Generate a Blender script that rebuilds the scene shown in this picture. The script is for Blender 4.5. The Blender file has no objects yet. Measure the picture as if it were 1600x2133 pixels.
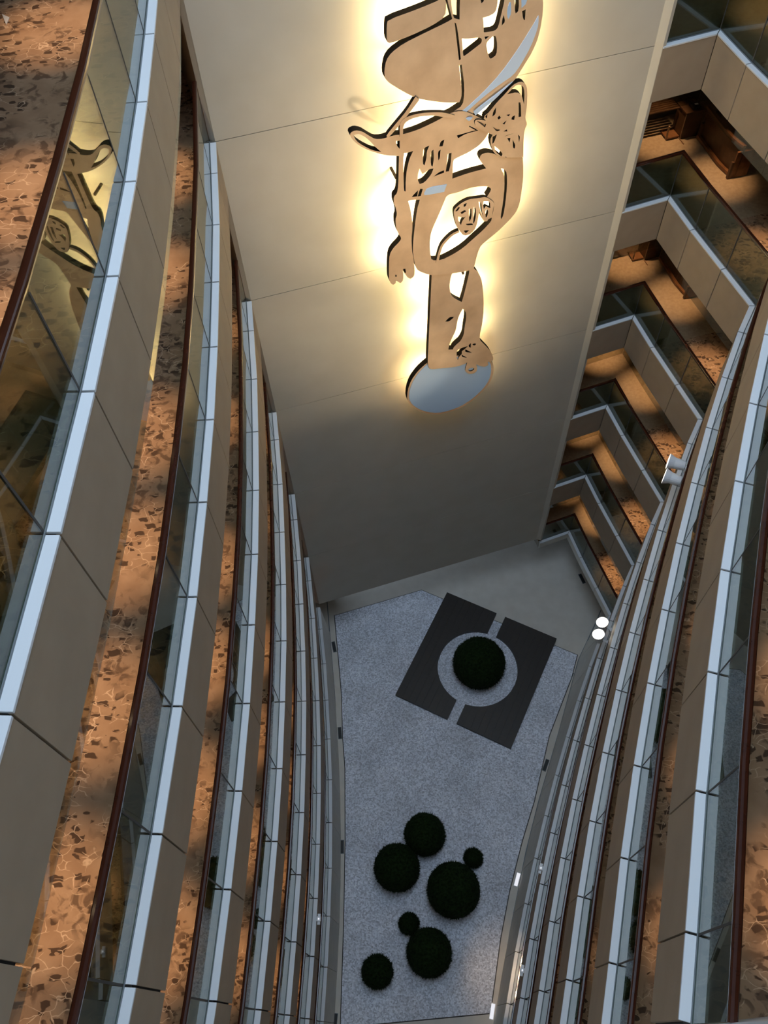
import bpy, bmesh, math, random
from mathutils import Vector, Matrix
random.seed(7)
C = bpy.context.scene
COL = C.collection

# ------------------------------------------------------------------ camera
S = 3.5                       # storey height in metres
F, NX, NY, H0 = 1747.39, 868.479, 2164.162, 2.379
FL = 5.6                      # garden floor, storeys below gallery 0
_d = Vector((NX-800, NY-1066.5, F)).normalized()
_e1 = (Vector((1, 0, 0)) - _d*_d.x).normalized()
_e2 = _d.cross(_e1)
CAMZ = (FL+H0)*S
cam_data = bpy.data.cameras.new('camera')
cam = bpy.data.objects.new('camera', cam_data); COL.objects.link(cam)
cam_data.sensor_fit = 'HORIZONTAL'; cam_data.sensor_width = 36
cam_data.lens = 36*F/1600
cam_data.clip_start = 0.05; cam_data.clip_end = 300
ax = [Vector((_e1[i], -_e2[i], -_d[i])) for i in range(3)]
M = Matrix((ax[0], -ax[1], -ax[2])).transposed().to_4x4()
M.translation = Vector((0, 0, CAMZ))
cam.matrix_world = M
C.camera = cam

# ------------------------------------------------------------------ world, exposure
C.view_settings.view_transform = 'Standard'
C.view_settings.look = 'None'
C.view_settings.gamma = 1
C.view_settings.use_curve_mapping = False
C.view_settings.exposure = 0.0
world = bpy.data.worlds.new('world'); C.world = world
world.use_nodes = True
bg = world.node_tree.nodes['Background']
bg.inputs[0].default_value = (0.62, 0.79, 1.0, 1)
_n, _l = world.node_tree.nodes, world.node_tree.links      # overcast sky: zenith three times the horizon
_tc = _n.new('ShaderNodeTexCoord'); _sx = _n.new('ShaderNodeSeparateXYZ'); _l.new(_tc.outputs['Generated'], _sx.inputs[0])
_mr = _n.new('ShaderNodeMapRange'); _l.new(_sx.outputs['Z'], _mr.inputs['Value'])
_mr.inputs['To Min'].default_value = 1.5; _mr.inputs['To Max'].default_value = 5.3
_l.new(_mr.outputs['Result'], bg.inputs[1])
P_DOWN = 215.0        # corridor downlights
P_LED = 115.0         # light behind the relief
P_SPOT = 150.0       # visible spotlights on the right rails
P_FRONT = 2700.0     # relief projectors near the camera side

# ------------------------------------------------------------------ helpers
def Z(k): return (FL-k)*S
def wp(X, Y, h=None, z=None):
    """plan point (storeys, towards the camera side) -> world"""
    return Vector((X*S, -Y*S, z if z is not None else Z(h)))
def ray(u, v):
    r = Vector((u-800, v-1066.5, F))
    return Vector((r.dot(_e1), r.dot(_e2))), r.dot(_d)
def inv(u, v, h):
    q, d = ray(u, v); return q*((H0+h)/d)

def mat(name, color, rough=0.6, metal=0.0, spec=0.5):
    m = bpy.data.materials.new(name); m.use_nodes = True
    b = m.node_tree.nodes['Principled BSDF']
    b.inputs['Base Color'].default_value = (*color, 1)
    b.inputs['Roughness'].default_value = rough
    b.inputs['Metallic'].default_value = metal
    b.inputs['Specular IOR Level'].default_value = spec
    return m
def nodes(m): return m.node_tree.nodes, m.node_tree.links, m.node_tree.nodes['Principled BSDF']
def noise_color(m, c1, c2, scale, lo=0.35, hi=0.65, detail=4, coord='Object', bump=0):
    n, l, b = nodes(m)
    tc = n.new('ShaderNodeTexCoord'); nz = n.new('ShaderNodeTexNoise'); rp = n.new('ShaderNodeValToRGB')
    nz.inputs['Scale'].default_value = scale; nz.inputs['Detail'].default_value = detail
    l.new(tc.outputs[coord], nz.inputs['Vector']); l.new(nz.outputs['Fac'], rp.inputs['Fac'])
    rp.color_ramp.elements[0].position = lo; rp.color_ramp.elements[1].position = hi
    rp.color_ramp.elements[0].color = (*c1, 1); rp.color_ramp.elements[1].color = (*c2, 1)
    l.new(rp.outputs['Color'], b.inputs['Base Color'])
    if bump:
        bp = n.new('ShaderNodeBump'); bp.inputs['Strength'].default_value = bump; bp.inputs['Distance'].default_value = 0.01
        l.new(nz.outputs['Fac'], bp.inputs['Height']); l.new(bp.outputs['Normal'], b.inputs['Normal'])
    return m

M_fascia = noise_color(mat('tan panel', (.38, .305, .225), .6), (.325, .25, .178), (.35, .272, .195), 3)
M_ledge = mat('pale stone ledge', (.70, .72, .74), .35)
M_wall = noise_color(mat('beige wall paint', (.54, .49, .41), .7), (.52, .475, .395), (.55, .505, .425), 1.5)
M_joint = mat('dark joint', (.06, .055, .05), .8)
M_channel = mat('glass channel grey', (.16, .18, .19), .5)
M_corr = noise_color(mat('brown corridor wall', (.14, .10, .065), .7), (.12, .085, .055), (.16, .115, .07), 4)
M_ceil = mat('corridor ceiling', (.26, .23, .19), .8)
M_plain = noise_color(mat('plain sand carpet', (.42, .29, .17), .95), (.37, .25, .145), (.44, .31, .185), 14)
M_stone = noise_color(mat('grey garden stone', (.62, .57, .50), .7), (.60, .55, .48), (.65, .60, .53), 2.5)
M_curb = noise_color(mat('pale stone kerb face', (.64, .61, .55), .7), (.62, .59, .53), (.67, .64, .575), 2.5)
M_white = mat('white lamp metal', (.8, .8, .8), .35)
M_dark = mat('black plastic', (.015, .015, .015), .4)
M_grille = mat('dark grille', (.02, .02, .02), .6)

def rail_mat():
    m = mat('red-brown varnished wood', (.10, .025, .010), .22)
    n, l, b = nodes(m)
    tc = n.new('ShaderNodeTexCoord'); w = n.new('ShaderNodeTexNoise'); rp = n.new('ShaderNodeValToRGB')
    w.inputs['Scale'].default_value = 9; w.inputs['Detail'].default_value = 6
    l.new(tc.outputs['Object'], w.inputs['Vector']); l.new(w.outputs['Fac'], rp.inputs['Fac'])
    rp.color_ramp.elements[0].color = (.030, .007, .003, 1); rp.color_ramp.elements[1].color = (.062, .016, .007, 1)
    l.new(rp.outputs['Color'], b.inputs['Base Color'])
    b.inputs['Coat Weight'].default_value = .3; b.inputs['Coat Roughness'].default_value = .1
    return m
M_rail = rail_mat()

def carpet_mat():
    m = mat('patterned carpet', (.5, .3, .15), .95, spec=.1)
    n, l, b = nodes(m)
    tc = n.new('ShaderNodeTexCoord')
    def noise(scale, detail=3, dist=0.0):
        z = n.new('ShaderNodeTexNoise'); z.inputs['Scale'].default_value = scale
        z.inputs['Detail'].default_value = detail; z.inputs['Distortion'].default_value = dist
        l.new(tc.outputs['Object'], z.inputs['Vector']); return z
    def ramp(src, a, c, ca=0, cb=1):
        r = n.new('ShaderNodeMapRange'); r.inputs['From Min'].default_value = a; r.inputs['From Max'].default_value = c
        r.inputs['To Min'].default_value = ca; r.inputs['To Max'].default_value = cb
        l.new(src, r.inputs['Value']); return r.outputs['Result']
    def mul(a, c):
        x = n.new('ShaderNodeMath'); x.operation = 'MULTIPLY'; l.new(a, x.inputs[0]); l.new(c, x.inputs[1]); return x.outputs[0]
    def mix(f, a, c):
        x = n.new('ShaderNodeMix'); x.data_type = 'RGBA'; l.new(f, x.inputs['Factor'])
        for i, s in (('A', a), ('B', c)):
            if isinstance(s, tuple): x.inputs[6 if i == 'A' else 7].default_value = (*s, 1)
            else: l.new(s, x.inputs[6 if i == 'A' else 7])
        return x.outputs[2]
    zone = ramp(noise(1.3, 3, .5).outputs['Fac'], .41, .48)
    base = mix(ramp(noise(3, 4).outputs['Fac'], .35, .65), (.36, .215, .125), (.46, .29, .175))
    base = mix(mul(ramp(noise(7, 5, 1.0).outputs['Fac'], .50, .60), ramp(noise(1.7, 2).outputs['Fac'], .42, .55)), base, (.19, .115, .07))
    # dark angular blotches
    v = n.new('ShaderNodeTexVoronoi'); v.distance = 'MANHATTAN'; v.inputs['Scale'].default_value = 6.5
    rot = n.new('ShaderNodeMapping'); rot.inputs['Rotation'].default_value = (0, 0, .6); rot.inputs['Scale'].default_value = (1, 1.7, 1)
    l.new(tc.outputs['Object'], rot.inputs['Vector'])
    dn = noise(5, 2); vm = n.new('ShaderNodeVectorMath'); vm.operation = 'MULTIPLY_ADD'
    l.new(dn.outputs['Color'], vm.inputs[0]); vm.inputs[1].default_value = (.22, .22, .22); l.new(rot.outputs[0], vm.inputs[2])
    l.new(vm.outputs[0], v.inputs['Vector'])
    blot = ramp(v.outputs['Distance'], .62, .50)
    pick = n.new('ShaderNodeSeparateColor'); l.new(v.outputs['Color'], pick.inputs[0])
    blot = mul(mul(blot, ramp(pick.outputs[0], .22, .26)), zone)
    c = mix(blot, base, (.10, .06, .038))
    # fine pale angular lines
    w = n.new('ShaderNodeTexVoronoi'); w.feature = 'DISTANCE_TO_EDGE'; w.inputs['Scale'].default_value = 5.5
    l.new(vm.outputs[0], w.inputs['Vector'])
    line = mul(mul(ramp(w.outputs['Distance'], .030, .010), ramp(noise(4).outputs['Fac'], .44, .50)), zone)
    c = mix(line, c, (.66, .46, .30))
    l.new(c, b.inputs['Base Color'])
    return m
M_carpet = carpet_mat()

def glass_mat(name, tint, f0=0.04, rough=0.0):
    m = bpy.data.materials.new(name); m.use_nodes = True
    n, l = m.node_tree.nodes, m.node_tree.links; n.clear()
    out = n.new('ShaderNodeOutputMaterial'); mx = n.new('ShaderNodeMixShader')
    t = n.new('ShaderNodeBsdfTransparent'); t.inputs[0].default_value = (*tint, 1)
    g = n.new('ShaderNodeBsdfGlossy'); g.inputs['Roughness'].default_value = rough
    g.inputs['Color'].default_value = (.96, .97, .95, 1)
    lw = n.new('ShaderNodeLayerWeight'); lw.inputs['Blend'].default_value = .5
    pw = n.new('ShaderNodeMath'); pw.operation = 'POWER'; l.new(lw.outputs['Facing'], pw.inputs[0]); pw.inputs[1].default_value = 5
    ma = n.new('ShaderNodeMath'); ma.operation = 'MULTIPLY_ADD'; l.new(pw.outputs[0], ma.inputs[0])
    ma.inputs[1].default_value = 1-f0; ma.inputs[2].default_value = f0
    l.new(ma.outputs[0], mx.inputs[0]); l.new(t.outputs[0], mx.inputs[1]); l.new(g.outputs[0], mx.inputs[2])
    l.new(mx.outputs[0], out.inputs[0])
    return m
M_glass = glass_mat('grey-green balustrade glass', (.50, .56, .50), .07)
M_baffle = glass_mat('clear smoke baffle glass', (.80, .80, .74), .07)

def emit(name, col, s):
    m = bpy.data.materials.new(name); m.use_nodes = True
    n, l = m.node_tree.nodes, m.node_tree.links; n.clear()
    o = n.new('ShaderNodeOutputMaterial'); e = n.new('ShaderNodeEmission')
    e.inputs[0].default_value = (*col, 1); e.inputs[1].default_value = s; l.new(e.outputs[0], o.inputs[0]); return m
M_lamp = emit('lit lamp face', (1, .93, .80), 30)
M_down = emit('lit downlight lens', (1, .75, .45), 8)
M_slot = emit('lit floor slot', (.92, .93, 1), .9)

def link(name, me, m=None, parent=None):
    o = bpy.data.objects.new(name, me); COL.objects.link(o)
    if m: me.materials.append(m)
    if parent: o.parent = parent
    return o
def mesh(name, vs, fs, m, parent=None, smooth=False):
    me = bpy.data.meshes.new(name); me.from_pydata([tuple(v) for v in vs], [], fs); me.update()
    if smooth:
        for p in me.polygons: p.use_smooth = True
    return link(name, me, m, parent)
def from_bm(name, bm, m, parent=None, smooth=False):
    bmesh.ops.recalc_face_normals(bm, faces=bm.faces)
    me = bpy.data.meshes.new(name); bm.to_mesh(me); bm.free()
    if smooth:
        for p in me.polygons: p.use_smooth = True
    return link(name, me, m, parent)
def thing(name, label, cat, loc=(0, 0, 0), group=None):
    o = bpy.data.objects.new(name, None); COL.objects.link(o); o.location = loc
    o.empty_display_size = .2
    o['label'] = label; o['category'] = cat
    if group: o['group'] = group
    return o
def tag(o, label, cat, group=None):
    o['label'] = label; o['category'] = cat
    if group: o['group'] = group
    return o
def struct(o, label=None):
    o['kind'] = 'structure'
    if label: o['label'] = label
    return o
def prism_vf(poly, z0, z1, base=0):
    """poly: list of world xy"""
    n = len(poly)
    vs = [(x, y, z0) for x, y in poly]+[(x, y, z1) for x, y in poly]
    fs = [tuple(range(n))[::-1], tuple(range(n, 2*n))]
    fs += [(i, (i+1) % n, n+(i+1) % n, n+i) for i in range(n)]
    return [tuple(v) for v in vs], [tuple(i+base for i in f) for f in fs]
def prism(name, poly, z0, z1, m, parent=None, loc=None):
    """polygon prism, object origin at loc"""
    L = Vector(loc) if loc else Vector((0, 0, 0))
    vs, fs = prism_vf([(x-L.x, y-L.y) for x, y in poly], z0-L.z, z1-L.z)
    bm = bmesh.new(); bv = [bm.verts.new(v) for v in vs]
    for f in fs: bm.faces.new([bv[i] for i in f])
    return from_bm(name, bm, m, parent)
def boxes(name, specs, m, parent=None):
    """specs: (center, half extents, rotation matrix 3x3 or None)"""
    vs, fs = [], []
    for c, h, R in specs:
        b = len(vs)
        for sx in (-1, 1):
            for sy in (-1, 1):
                for sz in (-1, 1):
                    p = Vector((sx*h[0], sy*h[1], sz*h[2]))
                    if R: p = R @ p
                    vs.append(Vector(c)+p)
        fs += [tuple(b+i for i in f) for f in ((0, 1, 3, 2), (4, 6, 7, 5), (0, 4, 5, 1), (2, 3, 7, 6), (0, 2, 6, 4), (1, 5, 7, 3))]
    return mesh(name, vs, fs, m, parent)
def lathe_bm(bm, prof, n, mtx):
    rings = []
    for r, z in prof:
        rings.append([bm.verts.new(mtx @ Vector((r*math.cos(2*math.pi*i/n), r*math.sin(2*math.pi*i/n), z))) for i in range(n)])
    for a, b in zip(rings, rings[1:]):
        for i in range(n): bm.faces.new((a[i], a[(i+1) % n], b[(i+1) % n], b[i]))
    bm.faces.new(rings[0][::-1]); bm.faces.new(rings[-1])
def lathe(name, prof, n, mtx, m, parent=None):
    bm = bmesh.new(); lathe_bm(bm, prof, n, mtx); return from_bm(name, bm, m, parent)
def look(loc, d):
    q = Vector(d).normalized().to_track_quat('Z', 'Y')
    return Matrix.Translation(loc) @ q.to_matrix().to_4x4()

# ------------------------------------------------------------------ plan of the galleries (storeys)
PL = [(-.8695, -3.5613), (-.8376, -3.3286), (-.791, -2.9757), (-.756, -2.6217), (-.7241, -2.263), (-.6996, -1.9056),
      (-.6848, -1.5486), (-.6763, -1.1897), (-.6771, -.8312), (-.6856, -.4721), (-.7006, -.1113), (-.725, .25)]
PR = [(1.3275, -4.2321), (1.6249, -4.3436), (1.7055, -4.0583), (1.8144, -3.7184), (1.9083, -3.4262), (1.8035, -3.2353),
      (1.6501, -2.9182), (1.5029, -2.5915), (1.3655, -2.2612), (1.233, -1.9294), (1.1086, -1.5956), (.9905, -1.2591),
      (.8804, -.9192), (.7781, -.5763), (.6845, -.2287), (.6312, -.0357), (.600, .09)]
toW = lambda P: [Vector((x*S, -y*S)) for x, y in P]
def offset(P, d):
    """P world polyline; positive d = left of travel (both lists run from the far wall to the camera)"""
    out = []
    for i, p in enumerate(P):
        a = (p-P[i-1]).normalized() if i else (P[1]-p).normalized()
        b = (P[i+1]-p).normalized() if i < len(P)-1 else a
        na, nb = Vector((-a.y, a.x)), Vector((-b.y, b.x))
        n = (na+nb).normalized()
        out.append(p+n*(d/max(n.dot(na), .3)))
    return out
LW, RW = toW(PL), toW(PR)
OFF = {'left': lambda d: offset(LW, -d), 'right': lambda d: offset(RW, d)}   # positive = into the corridor

def seg_box(name, side, i, d0, d1, z0, z1, gap, m, parent, bev=0):
    """one panel between plan joints i and i+1"""
    A, B = OFFC(side, d0), OFFC(side, d1)
    def cut(P):
        a, b = P[i], P[i+1]; t = (b-a).normalized()*(gap/2)
        return a+t, b-t
    a0, b0 = cut(A); a1, b1 = cut(B)
    mid = (a0+b0)/2
    loc = Vector((mid.x, mid.y, z0))
    vs, fs = prism_vf([(p.x-loc.x, p.y-loc.y) for p in (a0, b0, b1, a1)], 0, z1-z0)
    bm = bmesh.new(); bv = [bm.verts.new(v) for v in vs]
    for f in fs: bm.faces.new([bv[q] for q in f])
    bmesh.ops.recalc_face_normals(bm, faces=bm.faces)
    if bev: bmesh.ops.bevel(bm, geom=bm.edges[:], offset=bev, segments=1, affect='EDGES')
    o = from_bm(name, bm, m, parent); o.location = loc - (parent.location if parent else Vector((0, 0, 0)))
    return o
_c = {}
def OFFC(side, d):
    k = (side, round(d, 4))
    if k not in _c: _c[k] = OFF[side](d)
    return _c[k]
def strip(name, side, d0, d1, z0, z1, m, parent, i0=0, i1=None):
    A, B = OFFC(side, d0), OFFC(side, d1)
    i1 = len(A)-1 if i1 is None else i1
    vs, fs = [], []
    for i in range(i0, i1+1):
        vs += [(A[i].x, A[i].y, z0), (B[i].x, B[i].y, z0), (B[i].x, B[i].y, z1), (A[i].x, A[i].y, z1)]
    n = i1-i0
    for i in range(n):
        b = 4*i
        for j in range(4): fs.append((b+j, b+(j+1) % 4, b+4+(j+1) % 4, b+4+j))
    fs += [(0, 1, 2, 3), (4*n+3, 4*n+2, 4*n+1, 4*n)]
    bm = bmesh.new(); L = parent.location if parent else Vector((0, 0, 0))
    bv = [bm.verts.new(Vector(v)-L) for v in vs]
    for f in fs: bm.faces.new([bv[q] for q in f])
    return from_bm(name, bm, m, parent)
def rail(name, side, d, z, parent, m, i1):
    """swept handrail with a rounded section"""
    prof = []
    w, h = .038, .032
    for k in range(12):
        t = 2*math.pi*k/12
        prof.append((w*abs(math.cos(t))**.6*(1 if math.cos(t) > 0 else -1), h*abs(math.sin(t))**.6*(1 if math.sin(t) > 0 else -1)))
    bm = bmesh.new(); rings = []
    L = parent.location
    for i in range(0, i1+1):
        rings.append([bm.verts.new(Vector((OFFC(side, d+a)[i].x, OFFC(side, d+a)[i].y, z+b))-L) for a, b in prof])
    for A, B in zip(rings, rings[1:]):
        for j in range(12): bm.faces.new((A[j], A[(j+1) % 12], B[(j+1) % 12], B[j]))
    bm.faces.new(rings[0]); bm.faces.new(rings[-1][::-1])
    return from_bm(name, bm, m, parent)

# ------------------------------------------------------------------ structure
wn = Vector((.302, .953))                      # normal of the relief wall in plan
def poly(P): return [(x*S, -y*S) for x, y in P]
W, V, SS = (-.8695, -3.5613), (1.2873, -4.2445), (1.3275, -4.2321)
TOP = CAMZ + 7.0
wall_far = thing('wall_far', 'tall beige wall that carries the bronze relief', 'wall', (0, 0, 0)); del wall_far['category']
wall_far['kind'] = 'structure'
# courses between the horizontal joints, each a panel of its own; core recessed behind them
core = [(-.890, -3.575), (1.288, -4.262), (1.33, -4.247), (1.12, -4.95), (-1.10, -4.20)]
o = prism('wall_core', poly(core), Z(4.94), TOP, M_joint, wall_far)
for k in range(-4, 5):
    z1, z0 = (Z(k), Z(k+1)) if k < 4 else (Z(4), Z(4.94))
    zz1, zz0 = z1-.006, z0+.006
    if k == 4: zz0 = z0
    prism('wall_panel', poly([W, V, (1.2965, -4.2735), (-.900, -3.578)]), zz0, zz1, M_wall, wall_far)
prism('side_trim', poly([(1.2873, -4.2445), SS, (1.345, -4.243), (1.135, -4.96), (1.10, -4.95), (1.30, -4.27)]), Z(4.94), TOP, M_wall, wall_far)
prism('side_trim', poly([(-.8715, -3.5614), (-.902, -3.586), (-1.12, -4.21), (-1.09, -4.21), (-.885, -3.585)]), Z(4.94), TOP, M_wall, wall_far)

# garden floor and its recess below the relief wall
gf = prism('floor', poly([(-2.2, -6.2), (3.6, -6.2), (3.6, 1.2), (-2.2, 1.2)]), -.3, 0, M_stone); struct(gf, 'smooth grey stone floor of the garden court')
wb = prism('wall_back', poly([(-2.2, -6.2), (3.6, -6.2), (3.6, -6.05), (-2.2, -6.05)]), 0, TOP, M_corr); struct(wb)

BK = {'left': 2.5, 'right': 2.65}
for side, nm, lab in (('left', 'wall_left', 'brown corridor wall behind the left galleries'), ('right', 'wall_right', 'brown corridor wall behind the right galleries')):
    o = strip(nm, side, BK[side], BK[side]+.1, 0, TOP, M_corr, None); struct(o, lab)
# closing wall on the camera side, ending in the white pier at the right galleries
nw = prism('wall_near', poly([(-2.2, .42), (3.6, .42), (3.6, .52), (-2.2, .52)]), 0, TOP, M_wall); struct(nw, 'plain wall behind the camera')
KG = OFFC('right', .10)[15]
pier_poly = [(KG.x, KG.y), (KG.x+3.2, KG.y+.28*3.2/3.0), (KG.x+3.2, -.42*S), (KG.x-.12, -.42*S)]
pier = thing('trim_1', 'white pier that the right galleries run into', 'wall'); del pier['category']; pier['kind'] = 'structure'
for k in range(-3, 6):
    prism('pier_panel', pier_poly, Z(k)+.004, min(Z(k-1), TOP)-.008, M_ledge, pier)
prism('pier_core', [(KG.x+.01, KG.y-.012), (KG.x+3.1, KG.y+.27), (KG.x+3.1, -.42*S), (KG.x-.10, -.42*S)], 0, TOP-.1, M_joint, pier)

# ------------------------------------------------------------------ galleries
KL = {'left': [(681, 1240), (681.5, 1254.5), (690, 1357.5), (697.5, 1450), (703.7, 1600), (703.7, 1800), (697.5, 2025), (693.7, 2132)],
      'right': [(1252, 1271), (1240, 1300), (1205, 1375), (1162, 1533), (1121, 1673.7), (1095.7, 1775), (1062, 1944), (1040, 2080)]}
KP = {k: sorted([(-q.y*S, q.x*S) for q in (inv(u, v, FL) for u, v in L)]) for k, L in KL.items()}
def kerb_x(side, y):
    """foot of the sloping stone kerb"""
    P = KP[side]; lim = OFFC(side, 0)
    for (y0, x0), (y1, x1) in zip(P, P[1:]):
        if y <= y1 or (y1, x1) == P[-1]: break
    x = x0+(x1-x0)*(y-y0)/(y1-y0)
    e = min(lim, key=lambda p: abs(p.y-y)).x
    return max(x, e+.10) if side == 'left' else min(x, e-.10)
ORD = {-2: 'highest tier', -1: 'second tier down', 0: 'third tier down', 1: 'fourth tier down',
       2: 'fifth tier down', 3: 'third tier up', 4: 'one above lowest', 5: 'lowest, at garden level'}
FASC = .30*S
divider = {'right': 2}
NR = 15
DL = {'left': [(0.9, 1.0), (2.75, 1.05), (5.1, 1.0), (6.5, .95), (8.0, .95), (9.5, .95), (10.8, .95)],
      'right': [(0.62, 1.9), (1.45, 1.3), (2.85, .9), (4.6, 1.3), (6.5, 1.3), (8.3, 1.3), (10.1, 1.3), (11.9, 1.3), (13.6, 1.2)]}
for side in ('left', 'right'):
    n = 11 if side == 'left' else NR
    for k in range(-2, 6):
        z = Z(k)
        g = thing('gallery', ('curved left balcony with tan fascia and brown handrail, ' if side == 'left' else 'angled and curved right balcony with brown handrail, ')+ORD[k], 'balcony', (0, 0, z))
        low = k == 5
        up = .05 if (side, k) == ('left', -1) else 0
        # slab
        if low:
            cs = 4 if side == 'right' else 0
            if cs: strip('slab', side, .045, BK[side], z-.36, z-.06, M_ceil, g, 0, cs)
            strip('slab', side, .045, BK[side], z-FL*0-(FL-5)*S+.0, z-.06, M_joint, g, cs, n)
        else:
            strip('slab', side, .045, BK[side], z-FASC+.02, z-.06, M_joint, g, 0, n)
            strip('ceiling_lining', side, .06, BK[side], z-FASC-.01, z-FASC+.018, M_ceil, g, 0, n)
        # carpet
        if side == 'right':
            strip('carpet', side, .112, BK[side], z-.058, z-.03, M_carpet, g, 2, n)
            pc = strip('carpet', side, .112, BK[side], z-.058, z-.03, M_plain, g, 0, 2); pc['label'] = 'plain sand coloured carpet'
        else:
            strip('carpet', side, .112, BK[side], z-.058, z-.03, M_carpet, g, 0, n)
        for i in range(n):
            if low:
                fb = z-.34
                if side == 'left' or i >= 4:
                    a, b = OFFC(side, .002)[i], OFFC(side, .002)[i+1]; t = (b-a).normalized()*.007
                    a2, b2 = Vector((kerb_x(side, a.y), a.y)), Vector((kerb_x(side, b.y), b.y)); t2 = (b2-a2).normalized()*.007
                    P = [(*(a+t), -.034), (*(b-t), -.034), (*(b2-t2), .006-z), (*(a2+t2), .006-z)]
                    o_ = Vector((.05 if side == 'right' else -.05, 0, 0))
                    mesh('kerb_panel', [Vector(p) for p in P]+[Vector(p)+o_ for p in P], [(0, 1, 2, 3), (7, 6, 5, 4), (0, 4, 5, 1), (1, 5, 6, 2), (2, 6, 7, 3), (3, 7, 4, 0)], M_curb, g)
                else: seg_box('fascia_panel', side, i, 0, .035, fb, z-.034, .012, M_curb, g)
            else:
                seg_box('fascia_panel', side, i, 0, .035, z-FASC, z-.034, .020, M_fascia, g, .002)
                if (side == 'left' and k == -1) or (side == 'right' and i < 4): seg_box('smoke_baffle', side, i, .06, .068, z-FASC-.30, z-FASC-.012, .012, M_baffle, g)
            seg_box('ledge', side, i, -.008, .118, z-.032, z, .022, M_ledge, g, .003)
            seg_box('glass_pane', side, i, .098, .110, z+.002, z+.99+up, .016, M_glass, g)
        strip('glass_channel', side, .088, .096, z, z+.018, M_channel, g, 0, n)
        rail('handrail', side, .116, z+1.02+up, g, M_rail, n)
        # joints of the glass: slim dark silicone strips, kept as one part
        A, B = OFFC(side, .099), OFFC(side, .109)
        for i in range(1, n):
            a, b = A[i], B[i]; m_ = (a+b)/2
            t = (A[min(i+1, n)]-A[i-1]).normalized(); R = Matrix(((t.x, -t.y, 0), (t.y, t.x, 0), (0, 0, 1)))
            if i == 1: seal = boxes('glass_seal', [(Vector((0, 0, 0)), (.011, .008, .494), None)], M_joint, g)
            elif i > 1: seal = seal.copy(); COL.objects.link(seal)
            seal.location = (m_.x, m_.y, .496); seal.rotation_euler = (0, 0, math.atan2(t.y, t.x))
        # downlights in the ceiling above this gallery
        if k > -2:
            zc = Z(k-1)-FASC-.012
            for t, d in DL[side]:
                i = int(t); f = t-i
                P = OFFC(side, d); p = P[i].lerp(P[i+1], f)
                pr = lathe('downlight', [(.075, 0), (.075, -.012), (.055, -.014), (.05, -.004)], 14, Matrix.Translation((p.x, p.y, zc-z)), M_white, g)
                pr2 = lathe('lens', [(.048, 0), (.048, -.006)], 14, Matrix.Translation((p.x, p.y, zc-z)), M_down, pr)
                ld = bpy.data.lights.new('downlight_beam', 'SPOT'); ld.energy = P_DOWN; ld.color = (1, .64, .34)
                ld.spot_size = math.radians(44); ld.spot_blend = .95; ld.shadow_soft_size = .05
                lo = bpy.data.objects.new('downlight_beam', ld); COL.objects.link(lo); lo.location = (p.x, p.y, zc-.03)

# end of the left corridors beside the relief wall
for k in range(-3, 6):
    pe = thing('corridor_end', 'x', 'floor', (0, 0, Z(k))); del pe['label']; del pe['category']; pe['kind'] = 'structure'; pe.name = 'floor_end'
    P0 = OFFC('left', .112)[0]; P1 = OFFC('left', BK['left'])[0]
    q = [(P0.x, P0.y), (P1.x, P1.y), (P1.x-.2, 4.25*S), (-1.12*S, 4.25*S), (-.905*S, 3.59*S)]
    prism('carpet', q, Z(k)-.058, Z(k)-.03, M_carpet, None).parent = pe; pe.children[0].location = (0, 0, -Z(k))
    if k < 5: o = prism('slab', q, Z(k)-FASC, Z(k)-.06, M_ceil, None); o.parent = pe; o.location = (0, 0, -Z(k))
P1 = OFFC('left', BK['left'])[0]
we = prism('wall_end', [(P1.x-.5, 4.25*S), (-1.05*S, 4.25*S), (-1.05*S, 4.25*S+.1), (P1.x-.5, 4.25*S+.1)], 0, TOP, M_corr); struct(we, 'brown end wall of the left corridors')
we = prism('wall_side', [(P1.x-.3, 4.3*S), (P1.x-.2, 4.3*S), (P1.x, P1.y-.1), (P1.x-.1, P1.y-.1)], 0, TOP, M_corr); struct(we, 'brown side wall at the end of the left corridors')

# ------------------------------------------------------------------ garden court
def fpoly(pts, h=FL): return [tuple(Vector((q.x*S, -q.y*S))) for q in (inv(u, v, h) for u, v in pts)]
GR = [(697.5, 1283), (878, 1230), (1202, 1365), (1190, 1412), (1143.5, 1533), (1112.6, 1668), (1087, 1752.5), (1060.5, 1857), (1042, 1955),
      (1021, 2110), (800, 2131), (710, 2140), (717, 1925), (720, 1750), (719.5, 1600), (714.5, 1532), (712.5, 1450), (706, 1375)]
gp = fpoly(GR)
cx = sum(p[0] for p in gp)/len(gp); cy = sum(p[1] for p in gp)/len(gp)
def grow(P, d):
    n = len(P); out = []
    for i in range(n):
        p = Vector(P[i]); a = (p-Vector(P[i-1])).normalized(); b = (Vector(P[(i+1) % n])-p).normalized()
        na, nb = Vector((a.y, -a.x)), Vector((b.y, -b.x))
        if na.dot(p-Vector((cx, cy))) < 0: na, nb = -na, -nb
        m = (na+nb).normalized(); out.append(tuple(p+m*(d/max(.4, m.dot(na)))))
    return out
M_gravel = mat('blue-grey gravel', (.36, .38, .44), .9, spec=.15)
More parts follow.
